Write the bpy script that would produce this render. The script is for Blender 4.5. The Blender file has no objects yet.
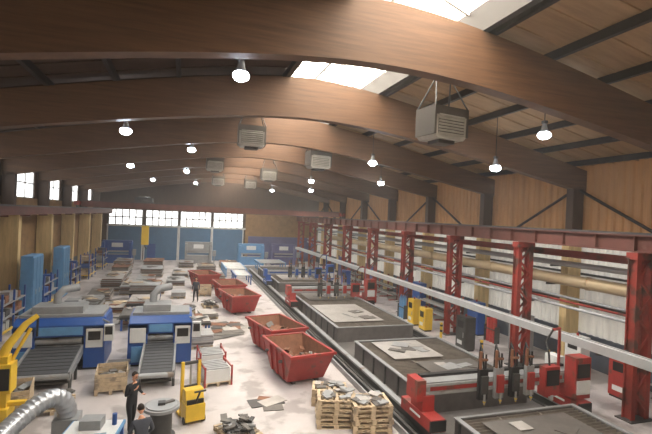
import bpy, math, random
from mathutils import Vector, Matrix, Euler
random.seed(7)
sc=bpy.context.scene

# ---------------------------------------------------------------- materials
def lin(c):
    return tuple(((x/255)/12.92 if x/255<=0.04045 else (((x/255)+0.055)/1.055)**2.4) for x in c)
MC={}
def mat(name,rgb,rough=0.6,metal=0.0,var=0.18,scale=3.0,emit=0.0,ecol=None,stretch=None,bump=0.0,wear=None):
    if name in MC: return MC[name]
    m=bpy.data.materials.new(name); m.use_nodes=True
    nt=m.node_tree; n=nt.nodes; l=nt.links
    b=n['Principled BSDF']; c=lin(rgb)
    tc=n.new('ShaderNodeTexCoord'); mp=n.new('ShaderNodeMapping')
    if stretch: mp.inputs['Scale'].default_value=stretch
    l.new(tc.outputs['Object'],mp.inputs['Vector'])
    nz=n.new('ShaderNodeTexNoise'); nz.inputs['Scale'].default_value=scale; nz.inputs['Detail'].default_value=6
    nz.inputs['Roughness'].default_value=0.65
    l.new(mp.outputs['Vector'],nz.inputs['Vector'])
    r=n.new('ShaderNodeValToRGB')
    r.color_ramp.elements[0].position=0.3; r.color_ramp.elements[1].position=0.7
    lo=tuple(x*(1-var) for x in c); hi=tuple(min(1,x*(1+var)) for x in c)
    r.color_ramp.elements[0].color=lo+(1,); r.color_ramp.elements[1].color=hi+(1,)
    l.new(nz.outputs['Fac'],r.inputs['Fac'])
    out=r.outputs['Color']
    if wear:
        n2=n.new('ShaderNodeTexNoise'); n2.inputs['Scale'].default_value=wear[1]; n2.inputs['Detail'].default_value=8
        l.new(tc.outputs['Object'],n2.inputs['Vector'])
        r2=n.new('ShaderNodeValToRGB'); r2.color_ramp.elements[0].position=wear[2]; r2.color_ramp.elements[1].position=wear[2]+0.08
        l.new(n2.outputs['Fac'],r2.inputs['Fac'])
        mx=n.new('ShaderNodeMix'); mx.data_type='RGBA'
        l.new(r2.outputs['Color'],mx.inputs[0]); l.new(out,mx.inputs[6]); mx.inputs[7].default_value=lin(wear[0])+(1,)
        out=mx.outputs[2]
    l.new(out,b.inputs['Base Color'])
    b.inputs['Roughness'].default_value=rough; b.inputs['Metallic'].default_value=metal
    if emit:
        b.inputs['Emission Color'].default_value=lin(ecol or rgb)+(1,)
        b.inputs['Emission Strength'].default_value=emit
    if bump:
        bp=n.new('ShaderNodeBump'); bp.inputs['Strength'].default_value=bump; bp.inputs['Distance'].default_value=0.02
        l.new(nz.outputs['Fac'],bp.inputs['Height']); l.new(bp.outputs['Normal'],b.inputs['Normal'])
    MC[name]=m; return m

GLU=mat('glulam_timber',(92,64,42),0.6,0,0.32,2.0,stretch=(0.3,1,6))
GLUD=mat('glulam_column_dark',(66,46,32),0.6,0,0.25,2.0,stretch=(3,3,.3))
TAN=mat('timber_column_pale',(206,180,130),0.7,0,0.2,2.0,stretch=(3,3,.3))
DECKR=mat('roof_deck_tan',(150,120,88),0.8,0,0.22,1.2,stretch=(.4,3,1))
DECKL=mat('roof_deck_brown',(62,44,32),0.8,0,0.25,1.2,stretch=(.4,3,1))  # left half of the tan deck with shade and dirt put into the colour
PURL=mat('purlin_dark_steel',(32,25,22),0.6)
PANU=mat('corrugated_tan_panel',(192,142,92),0.6,0,0.15,.8,stretch=(1,3,.3))
PANL=mat('translucent_corrugated_panel',(214,212,204),0.5,0,0.15,.9,emit=0.2,ecol=(235,232,226),stretch=(1,2,.3))
PLI=mat('painted_plinth_blue_grey',(70,78,90),0.7,0,0.25,1.0)
WALLB=mat('wall_brown_boards',(66,46,34),0.8,0,0.25,1.5,stretch=(3,3,.4))
WALLL=mat('wall_ochre_panel',(140,108,70),0.8,0,0.25,1.5)
FLOOR=mat('concrete_floor',(184,178,178),0.5,0,0.2,.35,wear=((150,144,143),0.9,0.53),bump=.1)
STRIP=mat('stained_concrete',(94,90,88),0.6,0,0.3,.8)
GLASS=mat('daylight_glazing',(235,242,250),0.3,0,0.03,1,emit=14.5,ecol=(255,243,224))
GLASSW=mat('window_glazing',(235,242,250),0.3,0,0.03,1,emit=2.8,ecol=(252,250,246))
GLASSF=mat('window_glazing_dim',(235,242,250),0.3,0,0.03,1,emit=1.4,ecol=(255,234,204))  # unseen windows behind the camera, added as front fill light
DOORB=mat('door_steel_blue',(66,112,150),0.5,0,0.12,1)
BLUE=mat('machine_blue',(34,78,148),0.4,0,0.12,2)
BLUL=mat('machine_light_blue',(90,142,188),0.45,0,0.12,2)
WHITE=mat('painted_white',(210,212,212),0.45,0,0.06,3)
GREY=mat('machine_grey',(140,142,144),0.45,0.1,0.12,3)
DGREY=mat('dark_grey_steel',(66,66,66),0.5,0.2,0.2,3)
BELT=mat('conveyor_belt',(68,70,74),0.6,0,0.15,4)
BELTR=mat('conveyor_rib',(50,51,54),0.6,0,0.15,4)
BLACK=mat('black_plastic',(24,24,26),0.5,0,0.1,4)
STEEL=mat('bare_steel',(162,164,166),0.4,0.4,0.18,2,wear=((128,116,104),1.6,0.6))
SHEET=mat('sheet_steel',(172,168,164),0.45,0.25,0.2,1.2)
SHEETD=mat('sheet_steel_dark',(100,96,92),0.5,0.25,0.25,1.5)
RUST=mat('rusty_steel',(126,84,62),0.8,0.05,0.3,3)
RED=mat('painted_red',(156,48,44),0.5,0,0.18,2,wear=((112,64,54),2.0,0.57))
REDC=mat('crane_red',(140,46,36),0.6,0,0.25,1.5,wear=((80,46,38),1.2,0.53))
REDB=mat('crane_beam_red',(98,54,44),0.6,0,0.22,1.5)
YEL=mat('safety_yellow',(222,184,54),0.45,0,0.1,2)
WOOD=mat('pallet_wood',(190,170,142),0.8,0,0.25,5,wear=((140,126,110),3.0,0.56))
DUCT=mat('duct_galvanised_warm',(184,164,132),0.45,0.3,0.12,1)
RAILG=mat('cable_tray_grey',(180,182,184),0.4,0.3,0.1,1)
FOIL=mat('flexible_foil_duct',(176,180,186),0.35,0.6,0.1,6)
LAMP=mat('lamp_lens',(240,248,255),0.3,0,0.01,1,emit=90,ecol=(225,240,255))
HEAT=mat('heater_casing',(150,146,138),0.5,0.15,0.18,2)
HEATD=mat('heater_louvre',(70,66,62),0.5,0.2,0.1,2)
SLAT=mat('cutting_slat',(130,122,114),0.6,0.2,0.3,2)
TABS=mat('table_side_steel',(98,94,92),0.6,0.1,0.25,2)
PAPER=mat('poster_print',(120,150,170),0.7,0,0.4,9)
PURP=mat('partition_violet_blue',(84,88,132),0.6,0,0.15,1)
SKIN=mat('skin',(205,150,120),0.6,0,0.05,5)
HAIR=mat('hair_dark',(38,28,22),0.8,0,0.1,20)
EYE=mat('eye_dark',(24,20,20),0.3)
LIP=mat('lip',(170,96,84),0.5)
SH1=mat('work_jacket_black',(34,36,42),0.8,0,0.15,8)
TR1=mat('work_trousers_black',(28,30,36),0.8,0,0.15,8)
SH2=mat('work_shirt_grey',(62,66,76),0.8,0,0.15,8)
SHOE=mat('boot_leather',(30,24,20),0.6)

# ---------------------------------------------------------------- mesh builder
class G:
    def __init__(s): s.v=[];s.f=[];s.mi=[];s.sm=[];s.mats=[]
    def add(s,vs,fs,m,smooth=False,M=None):
        if m not in s.mats: s.mats.append(m)
        k=s.mats.index(m); o=len(s.v)
        for p in vs:
            p=Vector(p)
            s.v.append(tuple(M@p) if M else tuple(p))
        for f in fs:
            s.f.append([i+o for i in f]); s.mi.append(k); s.sm.append(smooth)
    def b(s,x0,x1,y0,y1,z0,z1,m,M=None):
        vs=[(x0,y0,z0),(x1,y0,z0),(x1,y1,z0),(x0,y1,z0),(x0,y0,z1),(x1,y0,z1),(x1,y1,z1),(x0,y1,z1)]
        s.add(vs,[(0,3,2,1),(4,5,6,7),(0,1,5,4),(1,2,6,5),(2,3,7,6),(3,0,4,7)],m,False,M)
    def rb(s,c,sz,rot,m):
        M=Matrix.Translation(c)@Euler([math.radians(a) for a in rot]).to_matrix().to_4x4()
        x,y,z=[q/2 for q in sz]; s.b(-x,x,-y,y,-z,z,m,M)
    def prism(s,pr,axis,lo,hi,m,M=None):
        n=len(pr)
        def P(a,b,t):
            return {'x':(t,a,b),'y':(a,t,b),'z':(a,b,t)}[axis]
        vs=[P(a,b,lo) for a,b in pr]+[P(a,b,hi) for a,b in pr]
        fs=[tuple(range(n))[::-1],tuple(range(n,2*n))]+[(i,(i+1)%n,(i+1)%n+n,i+n) for i in range(n)]
        s.add(vs,fs,m,False,M)
    def tube(s,pts,r,m,n=10,smooth=True,cap=True):
        pts=[Vector(p) for p in pts]; N=len(pts)
        rs=r if isinstance(r,(list,tuple)) else [r]*N
        vs=[]; up=None
        for i,p in enumerate(pts):
            d=(pts[min(i+1,N-1)]-pts[max(i-1,0)]).normalized()
            if up is None:
                up=Vector((0,0,1)) if abs(d.z)<.9 else Vector((1,0,0))
            a=d.cross(up).normalized(); bb=a.cross(d).normalized(); up=bb
            for j in range(n):
                t=2*math.pi*j/n; vs.append(p+(a*math.cos(t)+bb*math.sin(t))*rs[i])
        fs=[]
        for i in range(N-1):
            for j in range(n):
                k=(j+1)%n; fs.append((i*n+j,i*n+k,(i+1)*n+k,(i+1)*n+j))
        s.add(vs,fs,m,smooth)
        if cap:
            s.add(vs[:n],[tuple(range(n))],m); s.add(vs[-n:],[tuple(range(n))[::-1]],m)
    def cyl(s,p0,p1,r,m,n=14,r1=None):
        s.tube([p0,p1],[r,r if r1 is None else r1],m,n)
    def ball(s,c,r,m,n=12,k=8,fn=None):
        vs=[];fs=[]
        for i in range(k+1):
            ph=math.pi*i/k
            for j in range(n):
                th=2*math.pi*j/n
                q=Vector((math.sin(ph)*math.cos(th)*r[0],math.sin(ph)*math.sin(th)*r[1],math.cos(ph)*r[2]))
                if fn: q=fn(q)
                vs.append(Vector(c)+q)
        for i in range(k):
            for j in range(n):
                a=(j+1)%n; fs.append((i*n+j,(i+1)*n+j,(i+1)*n+a,i*n+a))
        s.add(vs,fs,m,True)
    def done(s,name,loc=(0,0,0),rz=0,bevel=0):
        me=bpy.data.meshes.new(name); me.from_pydata(s.v,[],s.f)
        for m in s.mats: me.materials.append(m)
        me.polygons.foreach_set('material_index',s.mi); me.polygons.foreach_set('use_smooth',s.sm)
        me.validate(); me.update()
        o=bpy.data.objects.new(name,me); sc.collection.objects.link(o)
        o.location=loc; o.rotation_euler=(0,0,math.radians(rz))
        if bevel:
            md=o.modifiers.new('bevel','BEVEL'); md.width=bevel; md.segments=2; md.limit_method='ANGLE'; md.angle_limit=math.radians(50)
        return o

# ---------------------------------------------------------------- hall constants
XL,XR,YF,YB=-10.0,18.4,-8.0,60.0
XC=4.6; HW=13.6
BEAMY=[9.8+6.5*i for i in range(-2,8)]
def hyp(X):
    t=abs(X-XC)/HW; return (math.sqrt(t*t+.09)-.3)/.744
def zb(X): return 10.25-2.0*hyp(X)
def hgt(X):
    t=min(1,abs(X-XC)/HW); return 1.55-0.5*t
def zt(X): return zb(X)+hgt(X)

# floor
g=G(); g.b(XL-.3,XR+.3,YF-.3,YB+.3,-.25,0,FLOOR); g.done('floor')
g=G(); g.b(6.6,13.2,3,54,0,.012,STRIP); g.done('floor_stained_strip')

# glulam beams
for y in BEAMY:
    g=G(); N=48; xs=[XL+.02+(XR-XL-.04)*i/N for i in range(N+1)]
    vs=[];fs=[]
    for x in xs:
        a,b_=zb(x),zt(x); w=.2
        vs+=[(x,y-w,a),(x,y+w,a),(x,y+w,b_),(x,y-w,b_)]
    for i in range(N):
        o=i*4
        for j in range(4):
            k=(j+1)%4; fs.append((o+j,o+4+j,o+4+k,o+k))
    fs+=[(0,1,2,3),(N*4+3,N*4+2,N*4+1,N*4)]
    g.add(vs,fs,GLU)
    g.done('glulam_roof_beam')

# ceiling deck
def deck(g,x0,x1,m):
    N=24; xs=[x0+(x1-x0)*i/N for i in range(N+1)]
    vs=[];fs=[]
    for yy in (YF-.3,YB+.3):
        for x in xs: vs+=[(x,yy,zt(x)+.26),(x,yy,zt(x)+.42)]
    K=2*(N+1)
    for i in range(N):
        a=2*i
        fs+=[(a,a+2,a+2+K,a+K),(a+1,a+1+K,a+3+K,a+3),(a,a+1,a+3,a+2),(a+K,a+2+K,a+3+K,a+1+K)]
    fs+=[(0,K,K+1,1),(2*N,2*N+1,K+2*N+1,K+2*N)]
    g.add(vs,fs,m)
SK0,SK1=3.5,7.3
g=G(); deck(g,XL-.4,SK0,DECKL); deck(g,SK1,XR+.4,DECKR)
y=YF
while y<YB:
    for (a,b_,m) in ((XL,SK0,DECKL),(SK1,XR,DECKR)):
        n=10
        for i in range(n):
            xa=a+(b_-a)*i/n; xb=a+(b_-a)*(i+1)/n
            za=zt(xa)+.26; zb_=zt(xb)+.26
            g.add([(xa,y,za-.04),(xb,y,zb_-.04),(xb,y+.08,zb_-.04),(xa,y+.08,za-.04),(xa,y,za+.01),(xb,y,zb_+.01),(xb,y+.08,zb_+.01),(xa,y+.08,za+.01)],
                  [(0,3,2,1),(0,1,5,4),(2,3,7,6)],m)
    y+=1.08
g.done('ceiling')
g=G()
for i in range(-7,8):
    x=XC+ (i+.5)*2.0
    if x<XL+.3 or x>XR-.2 or SK0-.2<x<SK1+.2: continue
    z=zt(x); g.b(x-.07,x+.07,YF,YB,z+.0,z+.24,PURL)
for x in (SK0,SK1): g.b(x-.1,x+.1,YF,YB,zt(x),zt(x)+.75,PURL)
g.done('roof_purlins')
g=G()
zr=zt(SK1)+.72
g.prism([(SK0-.1,zr),(5.4,zr+.7),(SK1+.1,zr),(SK1+.1,zr+.05),(5.4,zr+.76),(SK0-.1,zr+.05)],'y',YF-.3,YB+.3,GLASS)
g.done('window_skylight')
g=G(); y=YF
while y<YB:
    g.prism([(SK0,zr-.1),(5.4,zr+.6),(SK1,zr-.1),(SK1,zr-.02),(5.4,zr+.68),(SK0,zr-.02)],'y',y,y+.09,WHITE); y+=1.3
g.b(5.34,5.46,YF,YB,zr+.5,zr+.62,WHITE)
g.done('trim_skylight_bars')

# ------------------------------------------------ walls
def corr_x(g,x,y0,y1,z0,z1,pitch,amp,m,sgn=-1):
    n=int((y1-y0)/pitch); vs=[];fs=[]
    for i in range(n):
        y=y0+i*pitch
        for (dy,dx) in ((0,0),(.35*pitch,0),(.5*pitch,amp),(.85*pitch,amp)):
            vs+=[(x+sgn*dx,y+dy,z0),(x+sgn*dx,y+dy,z1)]
    vs+=[(x,y1,z0),(x,y1,z1)]
    for i in range(len(vs)//2-1):
        fs.append((2*i,2*i+1,2*i+3,2*i+2))
    g.add(vs,fs,m)
g=G()
g.b(XR+.06,XR+.3,YF,YB,0,10.2,WALLB)
g.b(XR-.15,XR+.1,YF,YB,0,1.5,PLI)
corr_x(g,XR,YF,YB,1.5,5.7,.33,.07,PANL)
corr_x(g,XR,YF,YB,6.3,9.9,.4,.07,PANU)
g.b(XR-.12,XR+.1,YF,YB,5.7,6.3,GLUD)
for z in (2.9,4.3): g.b(XR-.14,XR-.02,YF,YB,z-.05,z+.05,DGREY)
g.done('wall_right')
g=G()
g.b(XL-.3,XL,YF,YB,0,6.9,WALLL)
g.b(XL-.3,XL,YF,YB,8.95,9.5,WALLB)
g.b(XL-.02,XL+.06,YF,YB,0,1.6,PLI)
g.done('wall_left')
k=0
for i,y in enumerate(BEAMY[:-1]):
    g=G(); a,b_=y+.8,y+5.7
    g.b(XL-.2,XL-.12,a,b_,6.95,8.95,GLASSW)
    for q in range(4):
        yy=a+(b_-a)*q/3; g.b(XL-.24,XL-.05,yy-.06,yy+.06,6.9,8.95,WHITE)
    for z in (6.92,7.9,8.93): g.b(XL-.24,XL-.05,a,b_,z-.04,z+.04,WHITE)
    g.done('window_%d'%(k+1)); k+=1
g=G()
for y in BEAMY: g.b(XL-.28,XL+.02,y-.8,y+.8,6.9,8.97,WALLB)
g.b(XL-.28,XL,YF,BEAMY[0]-.4,6.9,8.97,WALLB); g.b(XL-.28,XL,BEAMY[-1]+.4,YB,6.9,8.97,WALLB)
g.done('wall_left_clerestory_piers')
def gable(g,y0,y1,z0,m):
    N=24; xs=[XL+(XR-XL)*i/N for i in range(N+1)]
    vs=[]
    for yy in (y0,y1):
        for x in xs: vs+=[(x,yy,z0),(x,yy,zt(x)+.3)]
    K=2*(N+1); fs=[]
    for i in range(N):
        a=2*i; fs+=[(a,a+2,a+3,a+1),(a+K,a+1+K,a+3+K,a+2+K)]
    g.add(vs,fs,m)
g=G(); gable(g,YB,YB+.3,6.4,WALLB)
g.b(8.0,XR,YB,YB+.3,0,6.4,WALLL); g.b(XL,-9.2,YB,YB+.3,0,6.4,WALLB)
g.b(-9.2,8,YB+.2,YB+.3,0,6.4,WALLB); g.b(-9.2,8,YB,YB+.3,4.25,4.5,WHITE)
g.b(8.4,XR-.4,YB-.08,YB,0,3.4,PURP)
g.done('wall_back')
dx=[-9.0,-4.7,-.5,3.7]
for i,x in enumerate(dx):
    g=G(); w=3.9
    g.b(x,x+w,YB+.02,YB+.12,0,4.2,DOORB)
    for q in range(12): g.b(x,x+w,YB-.02,YB+.04,.1+q*.34,.1+q*.34+.27,DOORB)
    for a in (x-.14,x+w): g.b(a,a+.14,YB-.1,YB+.15,0,4.25,WHITE)
    if i==1: g.b(x+.3,x+1.3,YB-.06,YB,0,2.1,BLUE)
    g.done('door_%d'%(i+1))
    g=G(); g.b(x,x+w,YB+.05,YB+.1,4.5,6.35,GLASSW)
    for q in range(6):
        a=x+w*q/5; g.b(a-.07,a+.07,YB,YB+.12,4.5,6.4,GREY)
    g.b(x,x+w,YB,YB+.12,5.35,5.5,GREY)
    g.done('window_%d'%(k+1)); k+=1
g=G(); gable(g,YF-.3,YF,6.0,WALLB); g.b(XL,XR,YF-.3,YF,0,3.2,WALLL)
for i in range(8):
    x=XL+(XR-XL)*i/7; g.b(max(XL,x-.3),min(XR,x+.3),YF-.3,YF,3.2,6,WALLL)
g.done('wall_front')
for i in range(7):
    a=XL+(XR-XL)*i/7+.3; b_=XL+(XR-XL)*(i+1)/7-.3
    g=G(); g.b(a,b_,YF-.2,YF-.12,3.2,6,GLASSF)  # glowing pane out of view, added to fill the camera-facing sides
    for q in range(4): 
        x=a+(b_-a)*q/3; g.b(x-.04,x+.04,YF-.24,YF-.05,3.2,6,WHITE)
    g.done('window_%d'%(k+1)); k+=1

# columns
for y in BEAMY:
    g=G(); g.b(XL+.07,XL+1.0,y-.22,y+.22,0,6.2,TAN); g.b(XL+.07,XL+.7,y-.2,y+.2,6.2,zb(XL)+.2,GLUD)
    g.b(XL+.07,XL+1.15,y-.3,y+.3,5.85,6.1,TAN); g.b(XL+.05,XL+1.1,y-.3,y+.3,0,.2,DGREY)
    g.done('timber_column')
    g=G(); g.b(17.45,XR-.16,y-.2,y+.2,0,5.9,TAN); g.b(17.6,XR-.16,y-.2,y+.2,5.9,zb(18)+.1,GLUD)
    g.b(17.35,XR-.14,y-.28,y+.28,0,.2,DGREY)
    g.done('timber_column')
for y in BEAMY[1::2]:
    g=G(); g.cyl((18.0,y+.2,8.3),(18.0,y+4.2,6.2),.07,PURL,8); g.cyl((18.0,y-.2,8.3),(18.0,y-4.2,6.2),.07,PURL,8)
    g.done('wall_brace')

# crane rails + red steel columns
REDY=[5.4,10.9,16.4,21.8,27.4,33.4,39.4,45.4,51.4,57]
def ibeam(g,x,y0,y1,z0,z1,w,m):
    g.b(x-w/2,x+w/2,y0,y1,z1-.05,z1,m); g.b(x-w/2,x+w/2,y0,y1,z0,z0+.05,m); g.b(x-.03,x+.03,y0,y1,z0+.05,z1-.05,m)
g=G(); ibeam(g,15,YF+.5,YB-.5,5.75,6.35,.4,REDB); g.b(14.96,15.04,YF+.5,YB-.5,6.35,6.43,DGREY)
y=YF+1
while y<YB-1: g.b(14.82,15.18,y,y+.03,5.8,6.3,REDB); y+=1.5
g.done('crane_runway_beam')
g=G(); ibeam(g,16.2,YF+.5,YB-.5,5.2,5.5,.25,REDC); g.done('steel_tie_beam')
g=G(); ibeam(g,-8.55,YF+.5,YB-.5,5.9,6.35,.4,REDB); g.b(-8.59,-8.51,YF+.5,YB-.5,6.35,6.43,DGREY)
y=YF+1
while y<YB-1: g.b(-8.85,-8.36,y,y+.05,5.8,5.9,REDB); y+=3.25
g.done('crane_runway_beam')
for y in REDY:
    g=G()
    for x in (14.75,15.4):
        g.b(x-.1,x+.1,y-.17,y-.13,.03,5.74,REDC); g.b(x-.1,x+.1,y+.13,y+.17,.03,5.74,REDC); g.b(x-.02,x+.02,y-.13,y+.13,.03,5.74,REDC)
    z=.3; s=1
    while z<5.2:
        for yy in (-.16,.16):
            c=(15.07,y+yy,z+.35); g.rb(c,(.92,.03,.09),(0,45*s,0),REDC)
        s=-s; z+=.65
    g.b(14.5,15.6,y-.3,y+.3,0,.04,DGREY); g.b(14.6,15.55,y-.2,y+.2,5.5,5.74,REDC)
    g.b(15.5,17.4,y-.06,y+.06,5.3,5.42,REDC)
    g.done('crane_support_column')
# overhead crane bridge
g=G()
for yy in (41.4,42.9):
    g.b(-8.3,14.75,yy-.2,yy+.2,6.5,7.05,REDB)
    g.b(-8.3,14.75,yy-.25,yy+.25,7.0,7.06,DGREY)
for x in (-8.55,15.0):
    g.b(x-.2,x+.2,40.6,43.7,6.62,6.95,REDC)
    for yy in (40.9,43.4): g.cyl((x-.08,yy,6.6),(x+.08,yy,6.6),.165,DGREY)
g.b(-4.2,-2.8,41.3,43,7.07,7.5,DGREY); g.cyl((-4,42.2,7.3),(-3,42.2,7.3),.3,DGREY)
g.cyl((-3.3,42.15,7.1),(-3.3,42.15,5.0),.03,BLACK,6); g.b(-3.6,-3.0,42,42.3,3.3,5.0,YEL); g.tube([(-3.3,42.15,3.3),(-3.3,42.15,3.1),(-3.15,42.15,2.95),(-3.3,42.15,2.8),(-3.45,42.15,2.95)],.05,DGREY,8)
g.done('overhead_travelling_crane')

# ducts, cable tray
g=G(); g.cyl((16.4,7,4.15),(16.4,50,4.15),.26,DUCT,16)
for y in range(8,50,3): g.cyl((16.4,y,4.15),(16.4,y+.12,4.15),.29,DUCT,16)
for y in BEAMY[2:-1]: g.b(16.4,17.4,y-.04,y+.04,3.78,3.88,DGREY)
g.done('ventilation_duct')
g=G(); g.cyl((16.6,7,4.85),(16.6,56,4.85),.13,RAILG,12)
for y in BEAMY[2:]: g.b(16.6,17.4,y-.04,y+.04,4.64,4.72,DGREY)
g.done('compressed_air_pipe')
g=G(); g.b(13.15,13.4,4,52,2.42,2.5,RAILG); g.b(13.1,13.16,4,52,2.4,2.68,RAILG); g.b(13.39,13.45,4,52,2.4,2.68,RAILG)
g.cyl((13.28,4,2.6),(13.28,52,2.6),.07,WHITE,8)
for y in REDY[:-1]: g.b(13.2,14.6,y-.05,y+.05,2.3,2.4,DGREY)
g.done('elevated_cable_tray')
g=G()
for z,r,m in ((3.1,.07,RAILG),(3.32,.05,REDC),(3.5,.06,GREY)): g.cyl((15.75,6,z),(15.75,56,z),r,m,8)
for y in REDY: g.b(15.55,15.8,y-.03,y+.03,2.98,3.04,DGREY)
g.done('gas_supply_pipes')
# steel bar rack between columns
def barrack(y,L=5.0):
    g=G()
    for yy in (-L/2+.4,0,L/2-.4):
        g.b(.3,.4,yy-.05,yy+.05,0,1.9,REDC); g.b(-.4,.4,yy-.05,yy+.05,0,.08,REDC)
        for z in (.45,1.0,1.55): g.b(-.45,.3,yy-.04,yy+.04,z-.08,z,REDC)
    for z in (.45,1.0,1.55):
        for q in range(9):
            x=-.4+q*.075; a=random.uniform(0,.4); g.b(x,x+.06,-L/2+a,L/2-random.uniform(0,.4),z,z+random.choice([.04,.06,.09]),random.choice([STEEL,SHEET,SHEETD,GREY]))
    g.done('steel_bar_rack',(16.3,y,0))
barrack(24.9,4.6); barrack(33.4,4.2); barrack(9.0,4.4); barrack(40.3,3.2)

# ------------------------------------------------ heaters & lamps
def heater(x,y,z,s=.86,rz=0):
    g=G(); w,d,h=.72*s,.5*s,.56*s
    g.prism([(-w,-h*.75),(-w*.82,-h),(w*.82,-h),(w,-h*.75),(w,h),(-w,h)],'y',-d,d,HEAT)
    g.b(-w-.03,w+.03,-d-.03,d+.03,h-.26,h,HEATD)
    for a in (-w,w): g.b(a-.035,a+.035,-d-.03,d+.03,-h*.78,h-.2,HEATD)
    g.b(-w*.8,w*.8,-d-.015,-d,-h*.72,h-.34,HEATD)
    for i in range(7):
        zz=-h*.7+i*.088; g.rb((0,-d-.035,zz),(w*1.58,.045,.05),(35,0,0),HEAT)
    g.b(-w*.5,w*.5,-d*.6,d*.6,-h-.1,-h,HEATD)
    T=max(zb(x)-z,.9)
    for a in (-w,w):
        for b_ in (-d,d):
            g.cyl((a,b_,h),(a*.45,0,T+.55),.024,BLACK,6)
    g.b(-w*.55,w*.55,-.05,.05,T+.5,T+.58,DGREY)
    for a in (-w*.45,w*.45): g.cyl((a,0,T+.55),(a,0,zt(x)+.26-z),.022,BLACK,6)
    g.done('hanging_air_heater',(x,y,z),rz,0)
for (x,y,z,rz) in ((7.3,11.5,9.42,8),(2.8,20.3,10.05,-5),(7.0,23.4,9.65,5),(2.0,33.6,10.05,0),(6.4,35.4,9.75,0),(3.2,47,9.8,0),(6.6,47.3,9.7,0)):
    heater(x,y,z,.84,rz)
def lamp(x,y,z,p=1.0):
    g=G()
    g.tube([(0,0,.4),(0,0,.3),(0,0,.2),(0,0,.1),(0,0,.03)],[.05,.08,.1,.15,.2],GREY,16,cap=False)
    g.ball((0,0,.0),(.21,.21,.14),LAMP,16,8)
    g.cyl((0,0,.4),(0,0,zt(x)+.26-z),.016,BLACK,6)
    g.b(-.07,.07,-.07,.07,.38,.48,DGREY)
    g.done('high_bay_lamp',(x,y,z))
    L=bpy.data.lights.new('lamp_light','SPOT'); L.energy=600*p; L.spot_size=math.radians(150); L.spot_blend=.6; L.shadow_soft_size=.22; L.color=(1,.95,.88)
    o=bpy.data.objects.new('high_bay_lamp_light',L); sc.collection.objects.link(o); o.location=(x,y,z-.2)
for (x,y,z) in ((1.2,11.1,9.95),(-2.2,17.6,9.35),(.2,24.2,9.75),(11.3,11.6,9.55),(12,14.8,8.8),(9,20.4,9.35),(12.8,27.5,9.0),(-3.5,31,9.3),
    (0,37,9.7),(9.5,33.5,9.3),(-3,44,9.3),(11.5,40.5,9.0),(1,50,9.6),(9.5,50,9.3)):
    lamp(x,y,z)

# ------------------------------------------------ cutting tables & gantries
def table(y0,y1,x0=7.8,x1=12.2,h=.75):
    g=G()
    for x in (x0,x1-.08): g.b(x,x+.08,y0,y1,0,h,TABS)
    for y in (y0,y1-.08): g.b(x0+.08,x1-.08,y,y+.08,0,h,TABS)
    g.b(x0+.08,x1-.08,y0+.08,y1-.08,.5,.6,SLAT)
    y=y0+.2
    while y<y1-.1: g.b(x0+.08,x1-.08,y,y+.02,.6,h-.02,SLAT); y+=.16
    for x in (x0+1.4,x0+2.9): g.b(x,x+.06,y0+.08,y1-.08,.6,h-.04,SLAT)
    y=y0+.5
    while y<y1: 
        g.b(x0-.05,x0,y,y+.08,0,h-.05,DGREY); g.b(x1,x1+.05,y,y+.08,0,h-.05,DGREY); y+=1.1
    g.b(x0-.06,x0+.1,y0,y1,h,h+.04,GREY); g.b(x1-.1,x1+.06,y0,y1,h,h+.04,GREY)
    g.b(x0+.1,x1-.1,y0,y0+.1,h,h+.04,GREY); g.b(x0+.1,x1-.1,y1-.1,y1,h,h+.04,GREY)
    g.done('plasma_cutting_table')
table(4.6,10.9); table(12.8,18.8); table(21.2,33.2); table(36,47)
g=G()
for x in (7.2,12.75):
    g.b(x-.16,x+.16,3.5,49,0,.06,DGREY); g.b(x-.05,x+.05,3.5,49,.06,.3,DGREY); g.b(x-.1,x+.1,3.5,49,.3,.38,STEEL)
g.done('gantry_floor_rails')
g=G(); g.b(6.75,6.82,3.5,50,0,.18,DGREY); g.b(6.55,6.8,3.5,50,0,.03,DGREY); g.b(6.5,6.56,3.5,50,0,.22,GREY)
g.done('cable_trench_kerb')
def sheetpile(cx,cy,z,w,l,n,m,cut=0,rz=0,name='sheet_metal_plate'):
    g=G(); t=.02
    for i in range(n):
        a=random.uniform(-2,2); g.rb((random.uniform(-.04,.04),random.uniform(-.04,.04),t/2+i*t),(w,l,t-.001),(0,0,a if i else 0),m)
    zz=n*t
    for i in range(cut):
        g.rb((random.uniform(-w/3,w/3),random.uniform(-l/3,l/3),zz+.015+i*.004),(random.uniform(.3,.8),random.uniform(.3,.8),.02),(0,0,random.uniform(0,90)),(SHEETD,STEEL,SHEET)[i%3])
    g.done(name,(cx,cy,z),rz)
sheetpile(9.8,9.1,.79,3.0,2.6,1,SHEETD,8); sheetpile(9.6,17.2,.79,2.3,2.4,1,SHEET,7); sheetpile(10.4,14.6,.79,2.6,1.8,1,SHEETD,8)
sheetpile(9.5,24.5,.79,3.0,4.5,1,SHEET,7); sheetpile(9.8,30,.79,3,3.4,1,SHEETD,5); sheetpile(10,40,.79,3,5,1,SHEET,3)

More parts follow.
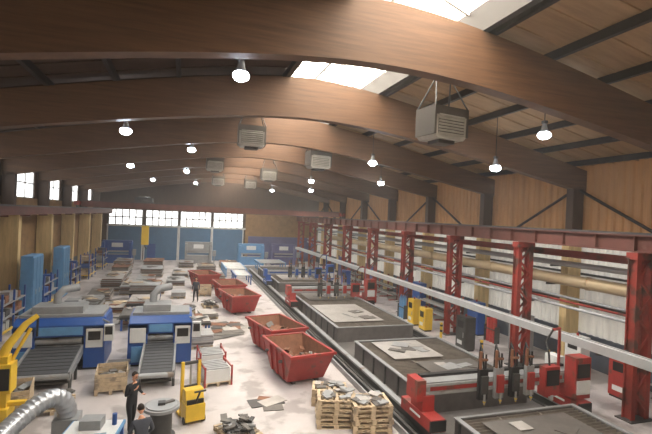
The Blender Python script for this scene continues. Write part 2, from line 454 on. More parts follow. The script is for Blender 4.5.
def gantry(y,red=RED,detail=True):
    g=G()
    for x in (7.2,12.75):
        g.b(x-.24,x+.24,-.9,.9,.42,.78,red); g.b(x-.2,x+.2,-.35,.35,.78,1.25,red)
        for yy in (-.65,.65): g.cyl((x-.08,yy,.46),(x+.08,yy,.46),.08,DGREY)
        g.b(x-.26,x+.26,-.92,-.86,.44,.76,BLACK)
        g.b(x-.26,x+.26,-.3,.3,.6,.66,WHITE)
    g.b(6.9,13.2,-.25,.15,1.22,1.62,GREY); g.b(6.9,13.2,-.3,-.24,1.5,1.58,STEEL); g.b(6.9,13.2,-.3,-.24,1.26,1.34,STEEL)
    g.b(6.8,7.1,-.34,.3,1.1,1.72,red); g.b(7.3,12.4,-.27,-.25,1.36,1.48,red)
    g.b(7.2,12.9,.16,.34,1.62,1.7,BLACK)
    for i,x in enumerate((9.1,9.7,10.3,10.9)):
        g.b(x-.16,x+.16,-.42,-.3,1.0,1.95,GREY if i%2 else BLACK); g.b(x-.12,x+.12,-.5,-.42,1.2,1.75,red if i%2 else DGREY)
        g.cyl((x,-.48,1.2),(x,-.48,.9),.035,STEEL,8); g.cyl((x,-.48,.98),(x,-.48,.86),.05,YEL,8,.015)
        g.tube([(x,-.4,1.95),(x+.02,-.3,2.4),(x+.12,-.05,2.6),(x+.25,.15,2.25),(x+.3,.22,1.7)],.03,BLACK,6)
        g.cyl((x-.1,-.36,1.95),(x-.1,-.36,2.5),.045,RUST,8); g.cyl((x+.1,-.36,1.95),(x+.1,-.36,2.4),.03,BLACK,6)
        g.b(x-.15,x+.15,-.4,-.32,2.2,2.27,RUST)
    g.b(11.4,12.0,-.55,-.28,.95,1.9,red); g.b(11.45,11.95,-.58,-.55,1.3,1.8,BLACK); g.cyl((11.7,-.5,.98),(11.7,-.5,.82),.08,STEEL)
    g.b(12.45,13.1,-.75,-.3,.85,2.2,red); g.b(12.5,13.05,-.79,-.75,1.0,1.45,WHITE); g.b(12.52,13.02,-.79,-.75,1.55,2.0,BLACK)
    g.tube([(12.6,.1,1.6),(12.6,.1,2.9),(12.5,0,3.0),(12.1,-.1,3.0)],.05,red,8)
    g.tube([(12.1,-.1,3.0),(11.8,-.1,2.6),(11.75,-.3,2.3),(11.7,-.4,1.9)],.035,BLACK,6)
    g.b(12.75,13.08,.3,.85,.8,1.9,WHITE)
    g.done('cutting_gantry',(0,y,0),0)
gantry(11.75); gantry(29.0); gantry(38.0,BLUE)

def cabinet(x,y,m,w=.7,d=.5,h=1.6,name='control_cabinet',rz=-90):
    g=G(); g.b(-w/2,w/2,-d/2,d/2,.08,h,m); g.b(-w/2+.03,w/2-.03,-d/2+.03,d/2-.03,0,.08,BLACK)
    g.b(-w/2+.04,w/2-.04,-d/2-.02,-d/2,.15,h-.08,m); g.b(-w*.3,w*.3,-d/2-.03,-d/2-.02,h-.55,h-.2,BLACK)
    g.b(w*.3,w*.34,-d/2-.05,-d/2-.02,h*.4,h*.55,STEEL); g.b(-w*.3,w*.2,-d/2-.03,-d/2-.02,.3,.5,WHITE)
    g.cyl((0,0,h),(0,0,h+.12),.05,RED,8)
    g.done(name,(x,y,0),rz,.01)
cabinet(13.95,24.2,YEL); cabinet(13.95,22.8,YEL,h=1.35); cabinet(14.0,19.0,DGREY,.8,.6,1.7); cabinet(16.2,14.3,WHITE,.8,.5,1.9); cabinet(16.6,21.6,BLUE,1.0,.5,1.9)
cabinet(16.4,12.3,RED,.9,.6,1.6); cabinet(14.1,31,RED,.7,.5,1.5); cabinet(14.0,36.5,BLUE,1,.5,1.8); cabinet(16.6,18,GREY,1.2,.5,2); cabinet(16.6,28.2,BLUE,1.2,.5,2)
def bottles(x,y,m):
    g=G()
    for i in range(3):
        c=(-.3+i*.27,0)
        g.tube([(c[0],0,0),(c[0],0,1.25),(c[0],0,1.38),(c[0],0,1.45),(c[0],0,1.52)],[.11,.11,.08,.04,.04],m,12)
    g.b(-.48,.4,-.16,-.13,.7,.76,DGREY); g.b(-.48,.4,.13,.16,.7,.76,DGREY); g.b(-.5,-.46,-.16,.16,0,.9,DGREY); g.b(.36,.4,-.16,.16,0,.9,DGREY)
    g.done('gas_cylinder_rack',(x,y,0),90)
bottles(14.2,13.6,YEL); bottles(16.4,20.0,RED); bottles(14.1,26.0,BLUL)

# ------------------------------------------------ skips
def skip(x,y,rz,fill=RUST,L=3.0,W=1.85,H=1.25):
    g=G(); t=.05
    yb=L*.30; yt=L*.5
    wb=W*.42; wt=W*.5
    o=[(-wb,-yb,.12),(wb,-yb,.12),(wb,yb,.12),(-wb,yb,.12),(-wt,-yt,H),(wt,-yt,H),(wt,yt,H),(-wt,yt,H)]
    g.add(o,[(0,3,2,1),(0,1,5,4),(1,2,6,5),(2,3,7,6),(3,0,4,7)],RED)
    i_=[(a*(1-.06),b_*(1-.04),c+(.04 if c<1 else 0)) for a,b_,c in o]
    g.add(i_,[(0,1,2,3),(0,4,5,1),(1,5,6,2),(2,6,7,3),(3,7,4,0)],RUST)
    g.b(-wt-.05,wt+.05,-yt-.06,-yt+.05,H-.06,H+.04,RED); g.b(-wt-.05,wt+.05,yt-.05,yt+.06,H-.06,H+.04,RED)
    g.b(-wt-.05,-wt+.05,-yt,yt,H-.06,H+.04,RED); g.b(wt-.05,wt+.05,-yt,yt,H-.06,H+.04,RED)
    for s in (-1,1):
        for yy in (-.6,0,.6):
            g.add([(s*(wb+.0),yy-.05,.15),(s*(wb+.0),yy+.05,.15),(s*(wt+.0),yy+.05,H-.05),(s*(wt+.0),yy-.05,H-.05),
                   (s*(wb+.07),yy-.05,.15),(s*(wb+.07),yy+.05,.15),(s*(wt+.07),yy+.05,H-.05),(s*(wt+.07),yy-.05,H-.05)],
                  [(4,5,6,7),(0,4,7,3),(1,2,6,5),(0,1,5,4),(3,7,6,2)],RED)
        g.b(s*.5-.07,s*.5+.07,-yb,yb,0,.12,DGREY)
        for yy in (-.75,.75): g.cyl((s*(wt+.05),yy,H*.72),(s*(wt+.17),yy,H*.72),.06,DGREY,10)
    for k in range(60):
        zz=random.uniform(.45,.95); q=.45+.35*(zz-.3)
        g.rb((random.uniform(-.58,.58),random.uniform(-1.2,1.2)*q*1.2,zz),(random.uniform(.1,.5),random.uniform(.1,.5),.04),(random.uniform(-40,40),random.uniform(-40,40),random.uniform(0,180)),random.choice([fill,SHEETD,RUST,RUST]))
    g.done('waste_skip',(x,y,0),rz)
skip(4.6,17.2,10); skip(4.45,20.9,14); skip(3.65,29.2,12); skip(3.4,33.4,8); skip(1.8,38.8,15)

# ------------------------------------------------ pallets
def pal(g,x,y,z,w=.8,l=1.2,rz=0):
    M=Matrix.Translation((x,y,z))@Matrix.Rotation(math.radians(rz),4,'Z')
    for i in range(7):
        yy=-l/2+.05+i*(l-.1)/6; g.b(-w/2,w/2,yy-.05,yy+.05,.122,.144,WOOD,M)
    for xx in (-w/2+.05,0,w/2-.05):
        g.b(xx-.05,xx+.05,-l/2,l/2,.1,.122,WOOD,M)
        for yy in (-l/2+.07,0,l/2-.07): g.b(xx-.05,xx+.05,yy-.07,yy+.07,.022,.1,WOOD,M)
        g.b(xx-.05,xx+.05,-l/2,l/2,0,.022,WOOD,M)
def palstack(x,y,n,rz,w=.8,l=1.2,top=0):
    g=G()
    for i in range(n): pal(g,random.uniform(-.03,.03),random.uniform(-.03,.03),i*.146,w,l,random.uniform(-3,3))
    for k in range(top):
        g.rb((random.uniform(-w*.35,w*.35),random.uniform(-l*.38,l*.38),n*.146+.02+random.uniform(0,.05)),(random.uniform(.12,.35),random.uniform(.12,.35),.035),(random.uniform(-5,5),random.uniform(-5,5),random.uniform(0,180)),random.choice([SHEETD,STEEL,SHEET,GREY]))
    g.done('pallet_stack',(x,y,0),rz)
palstack(4.8,12.95,6,75,.9,1.2,12); palstack(5.75,12.4,6,80,1.0,1.2,14); palstack(5.1,14.4,4,70,.8,1.2,10)
def loaded(x,y,rz,kind,name,w=1.0,l=1.2,h=.5):
    g=G(); pal(g,0,0,0,w,l)
    if kind=='parts':
        for k in range(60):
            g.rb((random.uniform(-w*.38,w*.38),random.uniform(-l*.38,l*.38),.17+random.uniform(0,h*.5)),(random.uniform(.1,.3),random.uniform(.1,.3),.04),(random.uniform(-15,15),random.uniform(-15,15),random.uniform(0,180)),random.choice([SHEETD,STEEL,DGREY]))
    elif kind=='sheets':
        z=.146
        while z<.146+h:
            g.rb((random.uniform(-.03,.03),random.uniform(-.03,.03),z+.012),(w,l,.022),(0,0,random.uniform(-2,2)),random.choice([SHEET,SHEETD,STEEL])); z+=.024
    elif kind=='box':
        for s in (-1,1):
            for i in range(4):
                g.b(s*w/2-.012,s*w/2+.012,-l/2,l/2,.15+i*.15,.28+i*.15,WOOD); g.b(-w/2,w/2,s*l/2-.012,s*l/2+.012,.15+i*.15,.28+i*.15,WOOD)
        for k in range(18):
            g.rb((random.uniform(-w*.35,w*.35),random.uniform(-l*.35,l*.35),.25+random.uniform(0,.35)),(.25,.2,.05),(random.uniform(-25,25),random.uniform(-25,25),random.uniform(0,180)),random.choice([SHEETD,STEEL]))
    elif kind=='red':
        for s in (-1,1):
            for q in (-1,1): g.b(s*w/2-.03,s*w/2+.03,q*l/2-.03,q*l/2+.03,0,.75,RED)
            g.b(s*w/2-.02,s*w/2+.02,-l/2,l/2,.65,.7,RED)
        g.b(-w*.45,w*.45,-l*.45,l*.45,.146,.6,WHITE)
        for k in range(6): g.rb((0,-l*.38+k*l*.15,.63),(w*.85,.1,.05),(0,0,random.uniform(-5,5)),STEEL)
    g.done(name,(x,y,0),rz)
loaded(1.75,12.9,20,'parts','pallet_of_metal_parts'); loaded(1.35,17.2,10,'red','red_stillage'); loaded(1.3,18.9,5,'red','red_stillage')
loaded(-2.25,17.2,5,'box','wooden_crate'); loaded(-2.25,18.5,0,'sheets','pallet_of_steel_sheets',.8,1.0,h=.3)
loaded(-4.9,16.1,10,'box','wooden_crate',.9,1.2); loaded(-3.7,15.9,5,'parts','pallet_of_metal_parts')
loaded(1.0,21.9,5,'sheets','pallet_of_steel_sheets'); loaded(1.9,30.8,8,'parts','pallet_of_metal_parts'); loaded(1.6,27.6,10,'sheets','pallet_of_steel_sheets',h=.2)
loaded(1.7,35.2,0,'box','wooden_crate'); loaded(.4,29.2,0,'parts','pallet_of_metal_parts',h=.25); loaded(-.2,34.4,0,'sheets','pallet_of_steel_sheets',h=.3)
def stack(x,y,w,l,h,rz,leg=False,m=None):
    g=G()
    if leg:
        for a in (-w/2+.1,w/2-.1):
            for b_ in (-l/2+.1,l/2-.1): g.b(a-.05,a+.05,b_-.05,b_+.05,0,.6,BLUE)
        g.b(-w/2,w/2,-l/2,l/2,.6,.7,DGREY); z=.7
    else:
        for k in range(4): 
            yy=-l/2+.2+k*(l-.4)/3; g.b(-w/2,w/2,yy-.05,yy+.05,0,.1,WOOD)
        z=.1
    top=z+h
    while z<top:
        g.rb((random.uniform(-.04,.04),random.uniform(-.04,.04),z+.015),(w*random.uniform(.9,1),l*random.uniform(.92,1),.028),(0,0,random.uniform(-2,2)),m or random.choice([SHEET,SHEETD,STEEL,SHEETD,RUST])); z+=.03
    for k in range(5):
        g.rb((random.uniform(-w/3,w/3),random.uniform(-l/3,l/3),z+.02+k*.02),(random.uniform(.2,.7),random.uniform(.3,.9),.025),(0,0,random.uniform(0,180)),random.choice([SHEETD,RUST,WOOD,SHEET,DGREY]))
    g.done('steel_sheet_stack',(x,y,0),rz)
for a in ((-5.6,31,1.5,3,.5,0),(-5.5,34.6,1.5,3,.35,3),(-2.4,33.4,2,2.6,.6,0,True),(-2.2,29.6,1.8,2.4,.2,0,True),(-2.0,37,1.5,3,.5,0),(-.5,41,1.5,3,.35,0),
  (-5.2,38.5,1.5,3,.9,0),(-5.4,42.5,1.5,3,.6,0),(-3.0,41.5,1.5,3,.4,0),(-2.8,46,2,3,.7,0),(-5.6,46.5,1.5,3,.8,0),(-.2,46,1.5,3,.25,0),(1.4,44.6,1.3,2.4,.5,4),(-6,51,1.6,3,.9,0),(-3,51.5,2,3,.9,0),
  (-2.2,26.2,1.7,2.2,.12,0,True),(1.0,24.0,1.0,1.3,.1,5,True),(-5.3,27.4,1.8,2.6,.4,0),(4.3,37.3,1.2,2.2,.35,5),(3.2,42.6,1.3,2.6,.5,0),(2.4,48.5,2,3,.7,0),(.4,53.2,1.6,2.4,.5,0),(5.2,53,2,3,.6,0),
  (-3.9,30.6,1.1,2.4,.25,0),(-3.8,36.6,1.2,2.6,.6,0)):
    stack(*a)
def offcuts(x,y,n,hw,hl):
    g=G()
    for k in range(n):
        g.rb((random.uniform(-hw,hw),random.uniform(-hl,hl),.012+k*.003),(random.uniform(.4,1.2),random.uniform(.3,1.1),.012),(0,0,random.uniform(-30,30)),(SHEETD,DGREY,RUST,SHEET)[k%4])
    g.done('scattered_offcut_plates',(x,y,.006))
offcuts(2.6,24.8,24,.9,1.7); offcuts(-3.4,27.6,8,.5,.8); offcuts(.6,31.2,6,.3,.3); offcuts(.2,26.4,7,.5,.8); offcuts(3.2,14.9,4,.35,.6)
def rack(x,y,L=3,H=2.2,rz=90,name='storage_rack'):
    g=G()
    for a in (-L/2,0,L/2):
        for b_ in (-.35,.35): g.b(a-.04,a+.04,b_-.04,b_+.04,0,H,BLUE)
    for z in (.3,.95,1.6):
        g.b(-L/2,L/2,-.4,.4,z,z+.06,YEL if z<.5 else GREY)
        a=-L/2+.1
        while a<L/2-.5:
            w=random.uniform(.3,.6); h=random.uniform(.2,.5); g.b(a,a+w,-.3,.3,z+.06,z+.06+h,random.choice([STEEL,BLUE,WOOD,RUST,GREY,DGREY])); a+=w+.08
    g.done(name,(x,y,0),rz)
for y in (25.5,31.8,38.5,45,51.8): rack(-8.3,y)
def locker(x,y):
    g=G(); g.b(-.9,.9,-.3,.3,.08,3.6,BLUL)
    for i in range(3): g.b(-.88+i*.6,-.32+i*.6,-.33,-.3,.15,3.5,DOORB); g.b(-.4+i*.6,-.36+i*.6,-.36,-.33,1.4,1.7,STEEL)
    g.b(-.85,.85,-.25,.25,0,.08,BLACK); g.done('tall_tool_locker',(x,y,0),90,.01)
locker(-8.2,28.9); locker(-8.2,35.2)
def blueframe(x,y,L,W,h,rz=0,m=BLUL,name='roller_conveyor'):
    g=G()
    for s in (-1,1):
        g.b(s*W/2-.06,s*W/2+.06,-L/2,L/2,h-.2,h,m)
        k=-L/2+.2
        while k<L/2: g.b(s*W/2-.05,s*W/2+.05,k-.05,k+.05,0,h-.2,m); k+=1.4
    k=-L/2+.15
    while k<L/2: g.cyl((-W/2,k,h-.05),(W/2,k,h-.05),.05,STEEL,8); k+=.28
    g.done(name,(x,y,0),rz)
blueframe(5.2,47.5,6,2,.9); blueframe(5.3,41.7,4.0,1.4,.9,0,BLUE); blueframe(9.8,51,4,3,1.0)
def press(x,y,m,name='press_brake'):
    g=G()
    g.b(-1.6,-1.3,-.7,.7,0,2.5,m); g.b(1.3,1.6,-.7,.7,0,2.5,m); g.b(-1.6,1.6,-.25,.15,1.5,2.7,m); g.b(-1.5,1.5,-.3,.1,0,1.0,m)
    g.b(-1.4,1.4,-.12,-.02,1.3,1.5,STEEL); g.b(-1.4,1.4,-.14,0,1.0,1.1,STEEL); g.b(-.6,.6,-.28,-.25,1.9,2.4,WHITE); g.b(1.7,2.1,-.8,-.5,1,1.7,GREY); g.b(1.85,1.95,-.7,-.6,0,1,GREY)
    g.done(name,(x,y,0),0,.02)
press(8.2,55.6,BLUL); press(-7.4,56.5,BLUE); press(12.5,56,PURP); press(1.8,56.5,GREY)
for y in (30.0,36.9,44.5): 
    g=G(); g.b(-.03,.03,-1.0,1.0,.15,2.2,PURP)
    for a in (-1.0,0,1.0): g.b(-.05,.05,a-.04,a+.04,0,2.3,DGREY); g.b(-.3,.3,a-.04,a+.04,0,.05,DGREY)
    g.done('welding_screen',(16.5,y,0),0)

# ------------------------------------------------ sheet processing machines (left)
def machine(x,y,w,m,cw,cx,convL,name,flip=1):
    g=G(); d=1.0; h=2.05
    g.b(-w/2,-w/2+.75,-d,d,.1,1.75,BLUE); g.b(w/2-.75,w/2,-d,d,.1,1.75,BLUE)
    g.b(-w/2+.05,w/2-.05,-d+.1,d-.1,0,.1,BLACK)
    g.prism([(-d,1.35),(-d,1.8),(-d+.25,h),(d-.2,h),(d,1.8),(d,1.35)],'x',-w/2+.02,w/2-.02,BLUE)
    g.b(-w/2+.12,w/2-.12,-d+.3,d-.3,h,h+.12,GREY); g.b(-w/2+.5,w/2-.9,-d+.45,d-.5,h+.12,h+.4,GREY)
    g.b(-w/2+.75,w/2-.75,-d+.35,d-.1,.3,1.35,DGREY)
    g.b(-w/2+.07,-w/2+.68,-d-.03,-d,1.0,1.6,WHITE); g.b(w/2-.68,w/2-.07,-d-.03,-d,.9,1.65,WHITE)
    g.b(w/2-.6,w/2-.15,-d-.05,-d-.03,1.2,1.55,BLACK); g.b(-w/2+.8,w/2-.8,-d-.03,-d,1.42,1.74,BLUL)
    g.b(-w/2+.15,-w/2+.6,-d-.04,-d,.2,.85,BLUL)
    g.tube([(-.4,.2,h+.3),(-.4,.2,h+.7),(-.2,.35,h+.95),(.3,.6,h+1.0)],.16,GREY,12)
    for z in (.85,1.15): g.cyl((cx-cw/2,-d+.2,z),(cx+cw/2,-d+.2,z),.13,STEEL,14)
    y0,y1=-d+.1,-d-convL
    z0,z1=.95,.6
    r=.1
    pr=[(y0,z0),(y1+r,z1),(y1,z1-r),(y1+r,z1-2*r),(y0,z0-2*r)]
    g.prism(pr,'x',cx-cw/2,cx+cw/2,BELT)
    nb=int(convL/.24)
    for i in range(nb):
        t=i/nb; yy=y0+(y1+r-y0)*t; zz=z0+(z1-z0)*t; g.b(cx-cw/2+.03,cx+cw/2-.03,yy-.02,yy+.02,zz-.01,zz+.012,BELTR)
    for s in (-1,1):
        a=cx+s*(cw/2+.05)
        g.prism([(y0,z0+.06),(y1,z1+.04),(y1,z1-.26),(y0,z0-.3)],'x',a-.04,a+.04,GREY)
        g.b(a-.05,a+.05,y1+.15,y1+.25,0,z1-.1,DGREY); g.b(a-.05,a+.05,y1*.5+y0*.5-.05,y1*.5+y0*.5+.05,0,z1,DGREY)
    g.cyl((cx-cw/2-.06,y1+.05,z1-.12),(cx+cw/2+.06,y1+.05,z1-.12),.1,STEEL,12)
    g.prism([(y0,.55),(y1+.3,.2),(y1+.3,.14),(y0,.49)],'x',cx-cw/2+.02,cx+cw/2-.02,SHEETD)
    g.cyl((w/2+.15,-d-.1,1.9),(w/2-.2,-d+.3,1.98),.04,GREY,8); g.b(w/2+.0,w/2+.35,-d-.25,-d-.1,1.2,1.85,WHITE); g.b(w/2+.04,w/2+.31,-d-.27,-d-.25,1.45,1.78,BLACK)
    g.done(name,(x,y,0),0,.012)
machine(-4.45,20.3,3.2,BLUE,1.7,-.1,2.0,'sheet_deburring_machine')
machine(-.75,20.3,2.5,BLUE,1.1,0,2.5,'sheet_deburring_machine')
g=G(); g.b(-1,1,-.6,.6,0,1.4,BLUE); g.b(-.9,.9,-.5,.5,1.4,1.55,GREY); g.b(-.6,.6,-.62,-.6,.5,1.2,WHITE); g.b(-.9,-.3,-.4,.3,1.55,1.95,GREY)
g.done('hydraulic_power_pack',(-4.4,24.0,0),0,.02)
g=G(); g.b(-1,1,-.5,.5,.7,.8,SHEET)
for a in (-.9,.9):
    for b_ in (-.42,.42): g.b(a-.04,a+.04,b_-.04,b_+.04,0,.7,BLUE)
g.b(-.6,.2,-.3,.3,.8,1.05,GREY); g.b(-.9,.9,-.4,.4,.25,.3,GREY); g.done('workbench',(-1.2,23.4,0),0)

# yellow lifting manipulator foreground left
g=G()
g.b(-.35,.35,-.35,.35,0,.06,DGREY); g.b(-.17,.17,-.17,.17,.06,2.3,YEL); g.b(-.28,.28,-.24,.24,1.3,2.1,YEL); g.b(-.25,.25,-.27,-.24,1.4,2.0,BLACK)
g.b(-.24,.24,-.3,.3,.06,.9,YEL)
g.tube([(0,0,2.3),(.1,0,2.55),(.45,.2,3.1),(.7,.35,3.3)],[.13,.12,.09,.07],YEL,10)
g.tube([(0,.1,1.7),(.3,.2,2.4),(.55,.3,2.95)],.05,YEL,8)
g.cyl((.7,.35,3.3),(.7,.35,2.7),.03,BLACK,8); g.tube([(-.2,-.2,2.2),(-.5,-.2,1.6),(-.4,-.2,.9),(-.2,-.2,.4)],.04,BLACK,8)
g.b(-.05,.6,-.08,.08,.9,1.02,YEL)
g.done('jib_manipulator',(-4.6,14.1,0),0,.015)
g=G(); P=[(-2.75,13.1,.9),(-2.78,13.05,1.3),(-3.0,12.9,1.55),(-3.3,12.6,1.5),(-3.6,12.2,1.3),(-3.85,11.6,1.1),(-4.0,11.0,1.0),(-4.0,10.2,.95),(-4.0,9.6,.95)]
pts=[]
for i in range(len(P)-1):
    a,b_=Vector(P[i]),Vector(P[i+1]); n=max(2,int((b_-a).length/.045))
    for j in range(n): pts.append(a.lerp(b_,j/n))
for k in range(30):
    pts=[pts[0]]+[(pts[i-1]+pts[i]*2+pts[i+1])/4 for i in range(1,len(pts)-1)]+[pts[-1]]
rs=[.24 if i%3 else .2 for i in range(len(pts))]
g.tube(pts,rs,FOIL,18)
g.b(-4.3,-3.7,9.0,9.6,0,1.3,GREY); g.b(-3.95,-3.85,11.3,11.4,0,.9,DGREY); g.b(-3.05,-2.45,12.8,13.4,0,.9,GREY)
g.done('flexible_extraction_duct')
g=G(); g.b(-.65,.65,-.7,.7,.82,.9,BLUL); g.b(-.6,.6,-.65,.65,.9,.92,WHITE)
for a in (-.58,.58):
    for b_ in (-.62,.62): g.b(a-.04,a+.04,b_-.04,b_+.04,0,.82,BLUE)
g.b(-.6,.6,-.6,.6,.3,.34,GREY); g.b(-.3,.2,.1,.5,.92,1.15,GREY); g.rb((.2,-.3,.94),(.5,.35,.02),(0,0,15),PAPER); g.cyl((.45,.4,.92),(.45,.4,1.2),.06,BLUE,12)
g.done('workbench',(-2.0,11.95,0),-8)
g=G(); g.cyl((0,0,.82),(0,0,.9),.5,GREY,32); g.cyl((0,0,.9),(0,0,.93),.42,STEEL,32); g.cyl((0,0,0),(0,0,.05),.4,DGREY,24); g.cyl((0,0,.05),(0,0,.82),.3,DGREY,20); g.b(-.1,.1,-.1,.1,.93,1.0,DGREY)
g.rb((.2,.1,.95),(.3,.12,.04),(0,0,30),SHEETD)
g.done('rotary_table',(-.4,13.25,0))
g=G()
g.b(-.3,.3,-.25,.3,.1,.6,YEL); g.b(-.26,.26,-.2,.25,.6,.74,BLACK); g.prism([(-.2,.6),(-.05,1.0),(.25,1.0),(.3,.6)],'x',-.28,.28,YEL)
for s in (-1,1):
    g.b(s*.26-.05,s*.26+.05,.35,.45,.05,1.75,YEL); g.b(s*.24-.09,s*.24+.09,.45,1.5,.06,.12,YEL); g.cyl((s*.24-.05,1.4,.06),(s*.24+.05,1.4,.06),.06,BLACK,10); g.cyl((s*.28-.05,-.1,.11),(s*.28+.05,-.1,.11),.11,BLACK,12)
g.b(-.3,.3,.36,.44,1.65,1.75,DGREY); g.b(-.3,.3,.36,.44,.9,1.0,DGREY); g.cyl((0,.4,.12),(0,.4,1.65),.035,STEEL,8)
g.tube([(0,-.25,.7),(0,-.5,1.0),(0,-.62,1.15)],.03,BLACK,8); g.cyl((-.17,-.62,1.15),(.17,-.62,1.15),.03,BLACK,8)
g.done('electric_pallet_stacker',(.5,14.0,0),15,.015)

# ------------------------------------------------ people
def skinmesh(chain_pts,edges,radii,sub=1):
    me=bpy.data.meshes.new('t'); me.from_pydata(chain_pts,edges,[]); o=bpy.data.objects.new('t',me); sc.collection.objects.link(o)
    md=o.modifiers.new('s','SKIN'); md.use_smooth_shade=True
    for i,r in enumerate(radii):
        me.skin_vertices[0].data[i].radius=r if isinstance(r,tuple) else (r,r)
    me.skin_vertices[0].data[0].use_root=True
    if sub: o.modifiers.new('ss','SUBSURF').levels=sub
    dg=bpy.context.evaluated_depsgraph_get(); dg.update()
    e=o.evaluated_get(dg); m2=e.to_mesh()
    vs=[tuple(v.co) for v in m2.vertices]; fs=[tuple(p.vertices) for p in m2.polygons]
    e.to_mesh_clear(); bpy.data.objects.remove(o); bpy.data.meshes.remove(me)
    return vs,fs
def person(loc,rz,top,trs,armL,armR,lean=0,headtilt=-10,headyaw=0,stride=0,sleeve=True,cap=None):
    L=lambda p:(p[0],p[1]+math.sin(lean)*(p[2]-.95) if p[2]>.95 else p[1],p[2])
    V=[(0,0,.95),(0,.0,1.12),(0,.0,1.32),(0,-.01,1.45),(0,.01,1.54)]
    R=[(.155,.12),(.14,.11),(.165,.12),(.075,.07),(.058,.058)]
    E=[(0,1),(1,2),(2,3),(3,4)]; B={(0,1):top,(1,2):top,(2,3):top,(3,4):SKIN}
    def addch(par,pts,rs,ms):
        p=par
        for q,r,m in zip(pts,rs,ms):
            V.append(q); R.append(r); E.append((p,len(V)-1)); B[(p,len(V)-1)]=m; p=len(V)-1
        return p
    arms=[]
    for s,(el,wr) in ((-1,armL),(1,armR)):
        addch(2,[(s*.185,-.01,1.40),el,wr],[.068,.048,.03],[top,top,top if sleeve else SKIN]); arms.append((Vector(el),Vector(wr)))
        st=stride*s
        addch(0,[(s*.1,0,.86),(s*.11,.03+st*.5,.48),(s*.11,-.02+st,.1),(s*.13,.14+st,.045)],[.1,.065,.048,(.045,.035)],[trs,trs,trs,SHOE])
    V=[L(v) for v in V]
    vs,fs=skinmesh(V,E,R,2)
    g=G(); seg=[(Vector(V[a]),Vector(V[b_]),m) for (a,b_),m in B.items()]
    groups={}
    for f in fs:
        c=Vector((0,0,0))
        for i in f: c+=Vector(vs[i])
        c/=len(f); best=None
        for a,b_,m in seg:
            d=b_-a; t=max(0,min(1,(c-a).dot(d)/d.length_squared)); q=(c-(a+d*t)).length
            if best is None or q<best[0]: best=(q,m)
        m=best[1]
        if c.z<.09: m=SHOE
        if c.z<.97 and m is top and abs(c.x)<.17 : m=trs
        groups.setdefault(m,[]).append(f)
    zmin=min(v[2] for v in vs)
    for m,fl in groups.items(): g.add(vs,fl,m,True)
    hc=Vector(L((0,.02,1.66)))
    HM=Matrix.Translation(hc)@Euler((math.radians(headtilt),0,math.radians(headyaw))).to_matrix().to_4x4()
    def hf(q):
        q=q.copy()
        if q.z<0: k=1+q.z*2.2; q.x*=k; q.y*=(1+q.z*1.0)
        return q
    h=G()
    h.ball((0,0,0),(.076,.095,.118),SKIN,16,12,hf)
    h.ball((0,.098,-.02),(.014,.02,.024),SKIN,8,6)
    for s in (-1,1):
        h.ball((s*.03,.088,.008),(.012,.008,.008),EYE,8,6); h.ball((s*.076,0,-.01),(.012,.02,.03),SKIN,8,6); h.b(s*.03-.016,s*.03+.016,.086,.097,.022,.028,HAIR)
    h.ball((0,.084,-.062),(.022,.008,.006),LIP,8,6)
    h.ball((0,-.014,.03),(.083,.094,.1),cap or HAIR,16,10,lambda q:Vector((q.x,min(q.y,.075) if q.z<.05 else q.y,max(q.z,-.03-(.0 if q.y>-.02 else .06)))) if q.y<.04 or q.z>.045 else Vector((q.x,min(q.y,.05),max(q.z,.03))))
    for m_i,m in enumerate(h.mats):
        fl=[f for f,k in zip(h.f,h.mi) if k==m_i]; g.add(h.v,fl,m,True,HM)
    for s,(el,wr) in zip((-1,1),arms):
        el=Vector(L(tuple(el))); wr=Vector(L(tuple(wr)))
        d=(wr-el).normalized(); side=Vector((0,-s,0)) if abs(d.z)>.7 else Vector((-s,0,0))
        side=(side-d*side.dot(d)).normalized(); nrm=d.cross(side)
        pc=[wr-d*.02,wr+d*.03,wr+d*.075]
        v2,f2=skinmesh([tuple(p) for p in pc],[(0,1),(1,2)],[(.026,.02),(.036,.016),(.038,.014)],1); g.add(v2,f2,SKIN,True)
        for k in range(4):
            o=side*(.03-.02*k); ln=[.062,.072,.068,.052][k]
            p0=wr+d*.07+o; p1=p0+d*ln*.5+nrm*.006*s; p2=p1+d*ln*.4+nrm*.02*s; p3=p2+d*ln*.2+nrm*.022*s
            g.tube([p0,p1,p2,p3],[.0095,.009,.008,.005],SKIN,6)
        p0=wr+d*.02+side*.03; g.tube([p0,p0+d*.025+side*.025,p0+d*.055+side*.03+nrm*.01*s],[.012,.011,.007],SKIN,6)
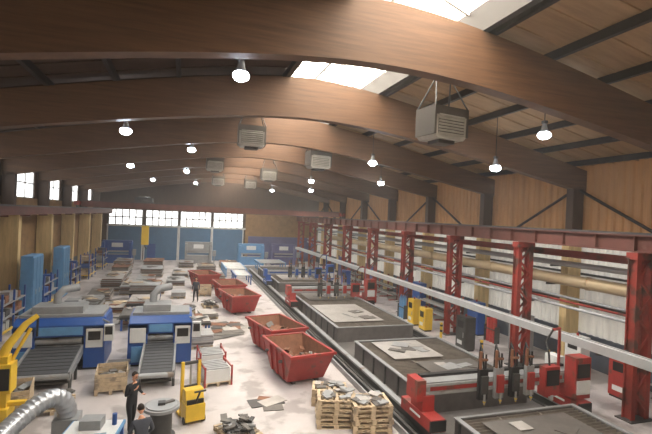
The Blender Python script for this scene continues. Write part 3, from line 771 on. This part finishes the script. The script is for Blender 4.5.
    loc=(loc[0],loc[1],loc[2]-zmin)
    g.done('person',loc,rz)
person((-1.25,13.75,0),-130,SH1,TR1,((-.27,.0,1.14),(-.17,.24,1.12)),((.27,.02,1.14),(.14,.2,1.32)),lean=.1,headtilt=-18,stride=.08)
person((-.75,11.2,0),20,SH2,TR1,((-.28,.05,1.14),(-.14,.28,1.02)),((.28,.05,1.14),(.12,.28,1.0)),lean=.25,headtilt=-25)
person((1.0,32.6,0),160,SH2,TR1,((-.24,-.02,1.12),(-.25,.06,.88)),((.24,-.02,1.12),(.25,.06,.88)),lean=.03,stride=.12)

for (x,y) in ((13.6,17.2),(13.6,20.6)):
    g=G(); g.cyl((0,0,0),(0,0,.04),.18,DGREY); g.cyl((0,0,.04),(0,0,1.0),.07,YEL); g.cyl((0,0,.5),(0,0,.62),.072,BLACK); g.cyl((0,0,.8),(0,0,.9),.072,BLACK); g.done('safety_bollard',(x,y,0))

# ------------------------------------------------ world, camera
w=bpy.data.worlds.new('World'); sc.world=w; w.use_nodes=True
nt=w.node_tree
bgn=nt.nodes['Background']; sky=nt.nodes.new('ShaderNodeTexSky'); sky.sun_elevation=math.radians(45)
try: sky.sun_disc=False
except: pass
nt.links.new(sky.outputs['Color'],bgn.inputs['Color']); bgn.inputs['Strength'].default_value=.3
vs_=nt.nodes.new('ShaderNodeVolumeScatter'); vs_.inputs['Density'].default_value=.0022; vs_.inputs['Color'].default_value=(1,.95,.9,1)
nt.links.new(vs_.outputs[0],nt.nodes['World Output'].inputs['Volume'])
cam=bpy.data.cameras.new('camera'); co=bpy.data.objects.new('camera',cam); sc.collection.objects.link(co)
cam.lens=24.0; cam.sensor_width=36; cam.clip_end=300
th=math.radians(18); rho=math.radians(2.5)
M=Matrix.Translation((0,0,6.5))@Matrix.Rotation(-th,4,'Z')@Matrix.Rotation(math.pi/2,4,'X')@Matrix.Rotation(rho,4,'Z')
co.matrix_world=M
sc.camera=co
try:
    sc.view_settings.view_transform='Standard'
except: pass
sc.view_settings.exposure=0.0
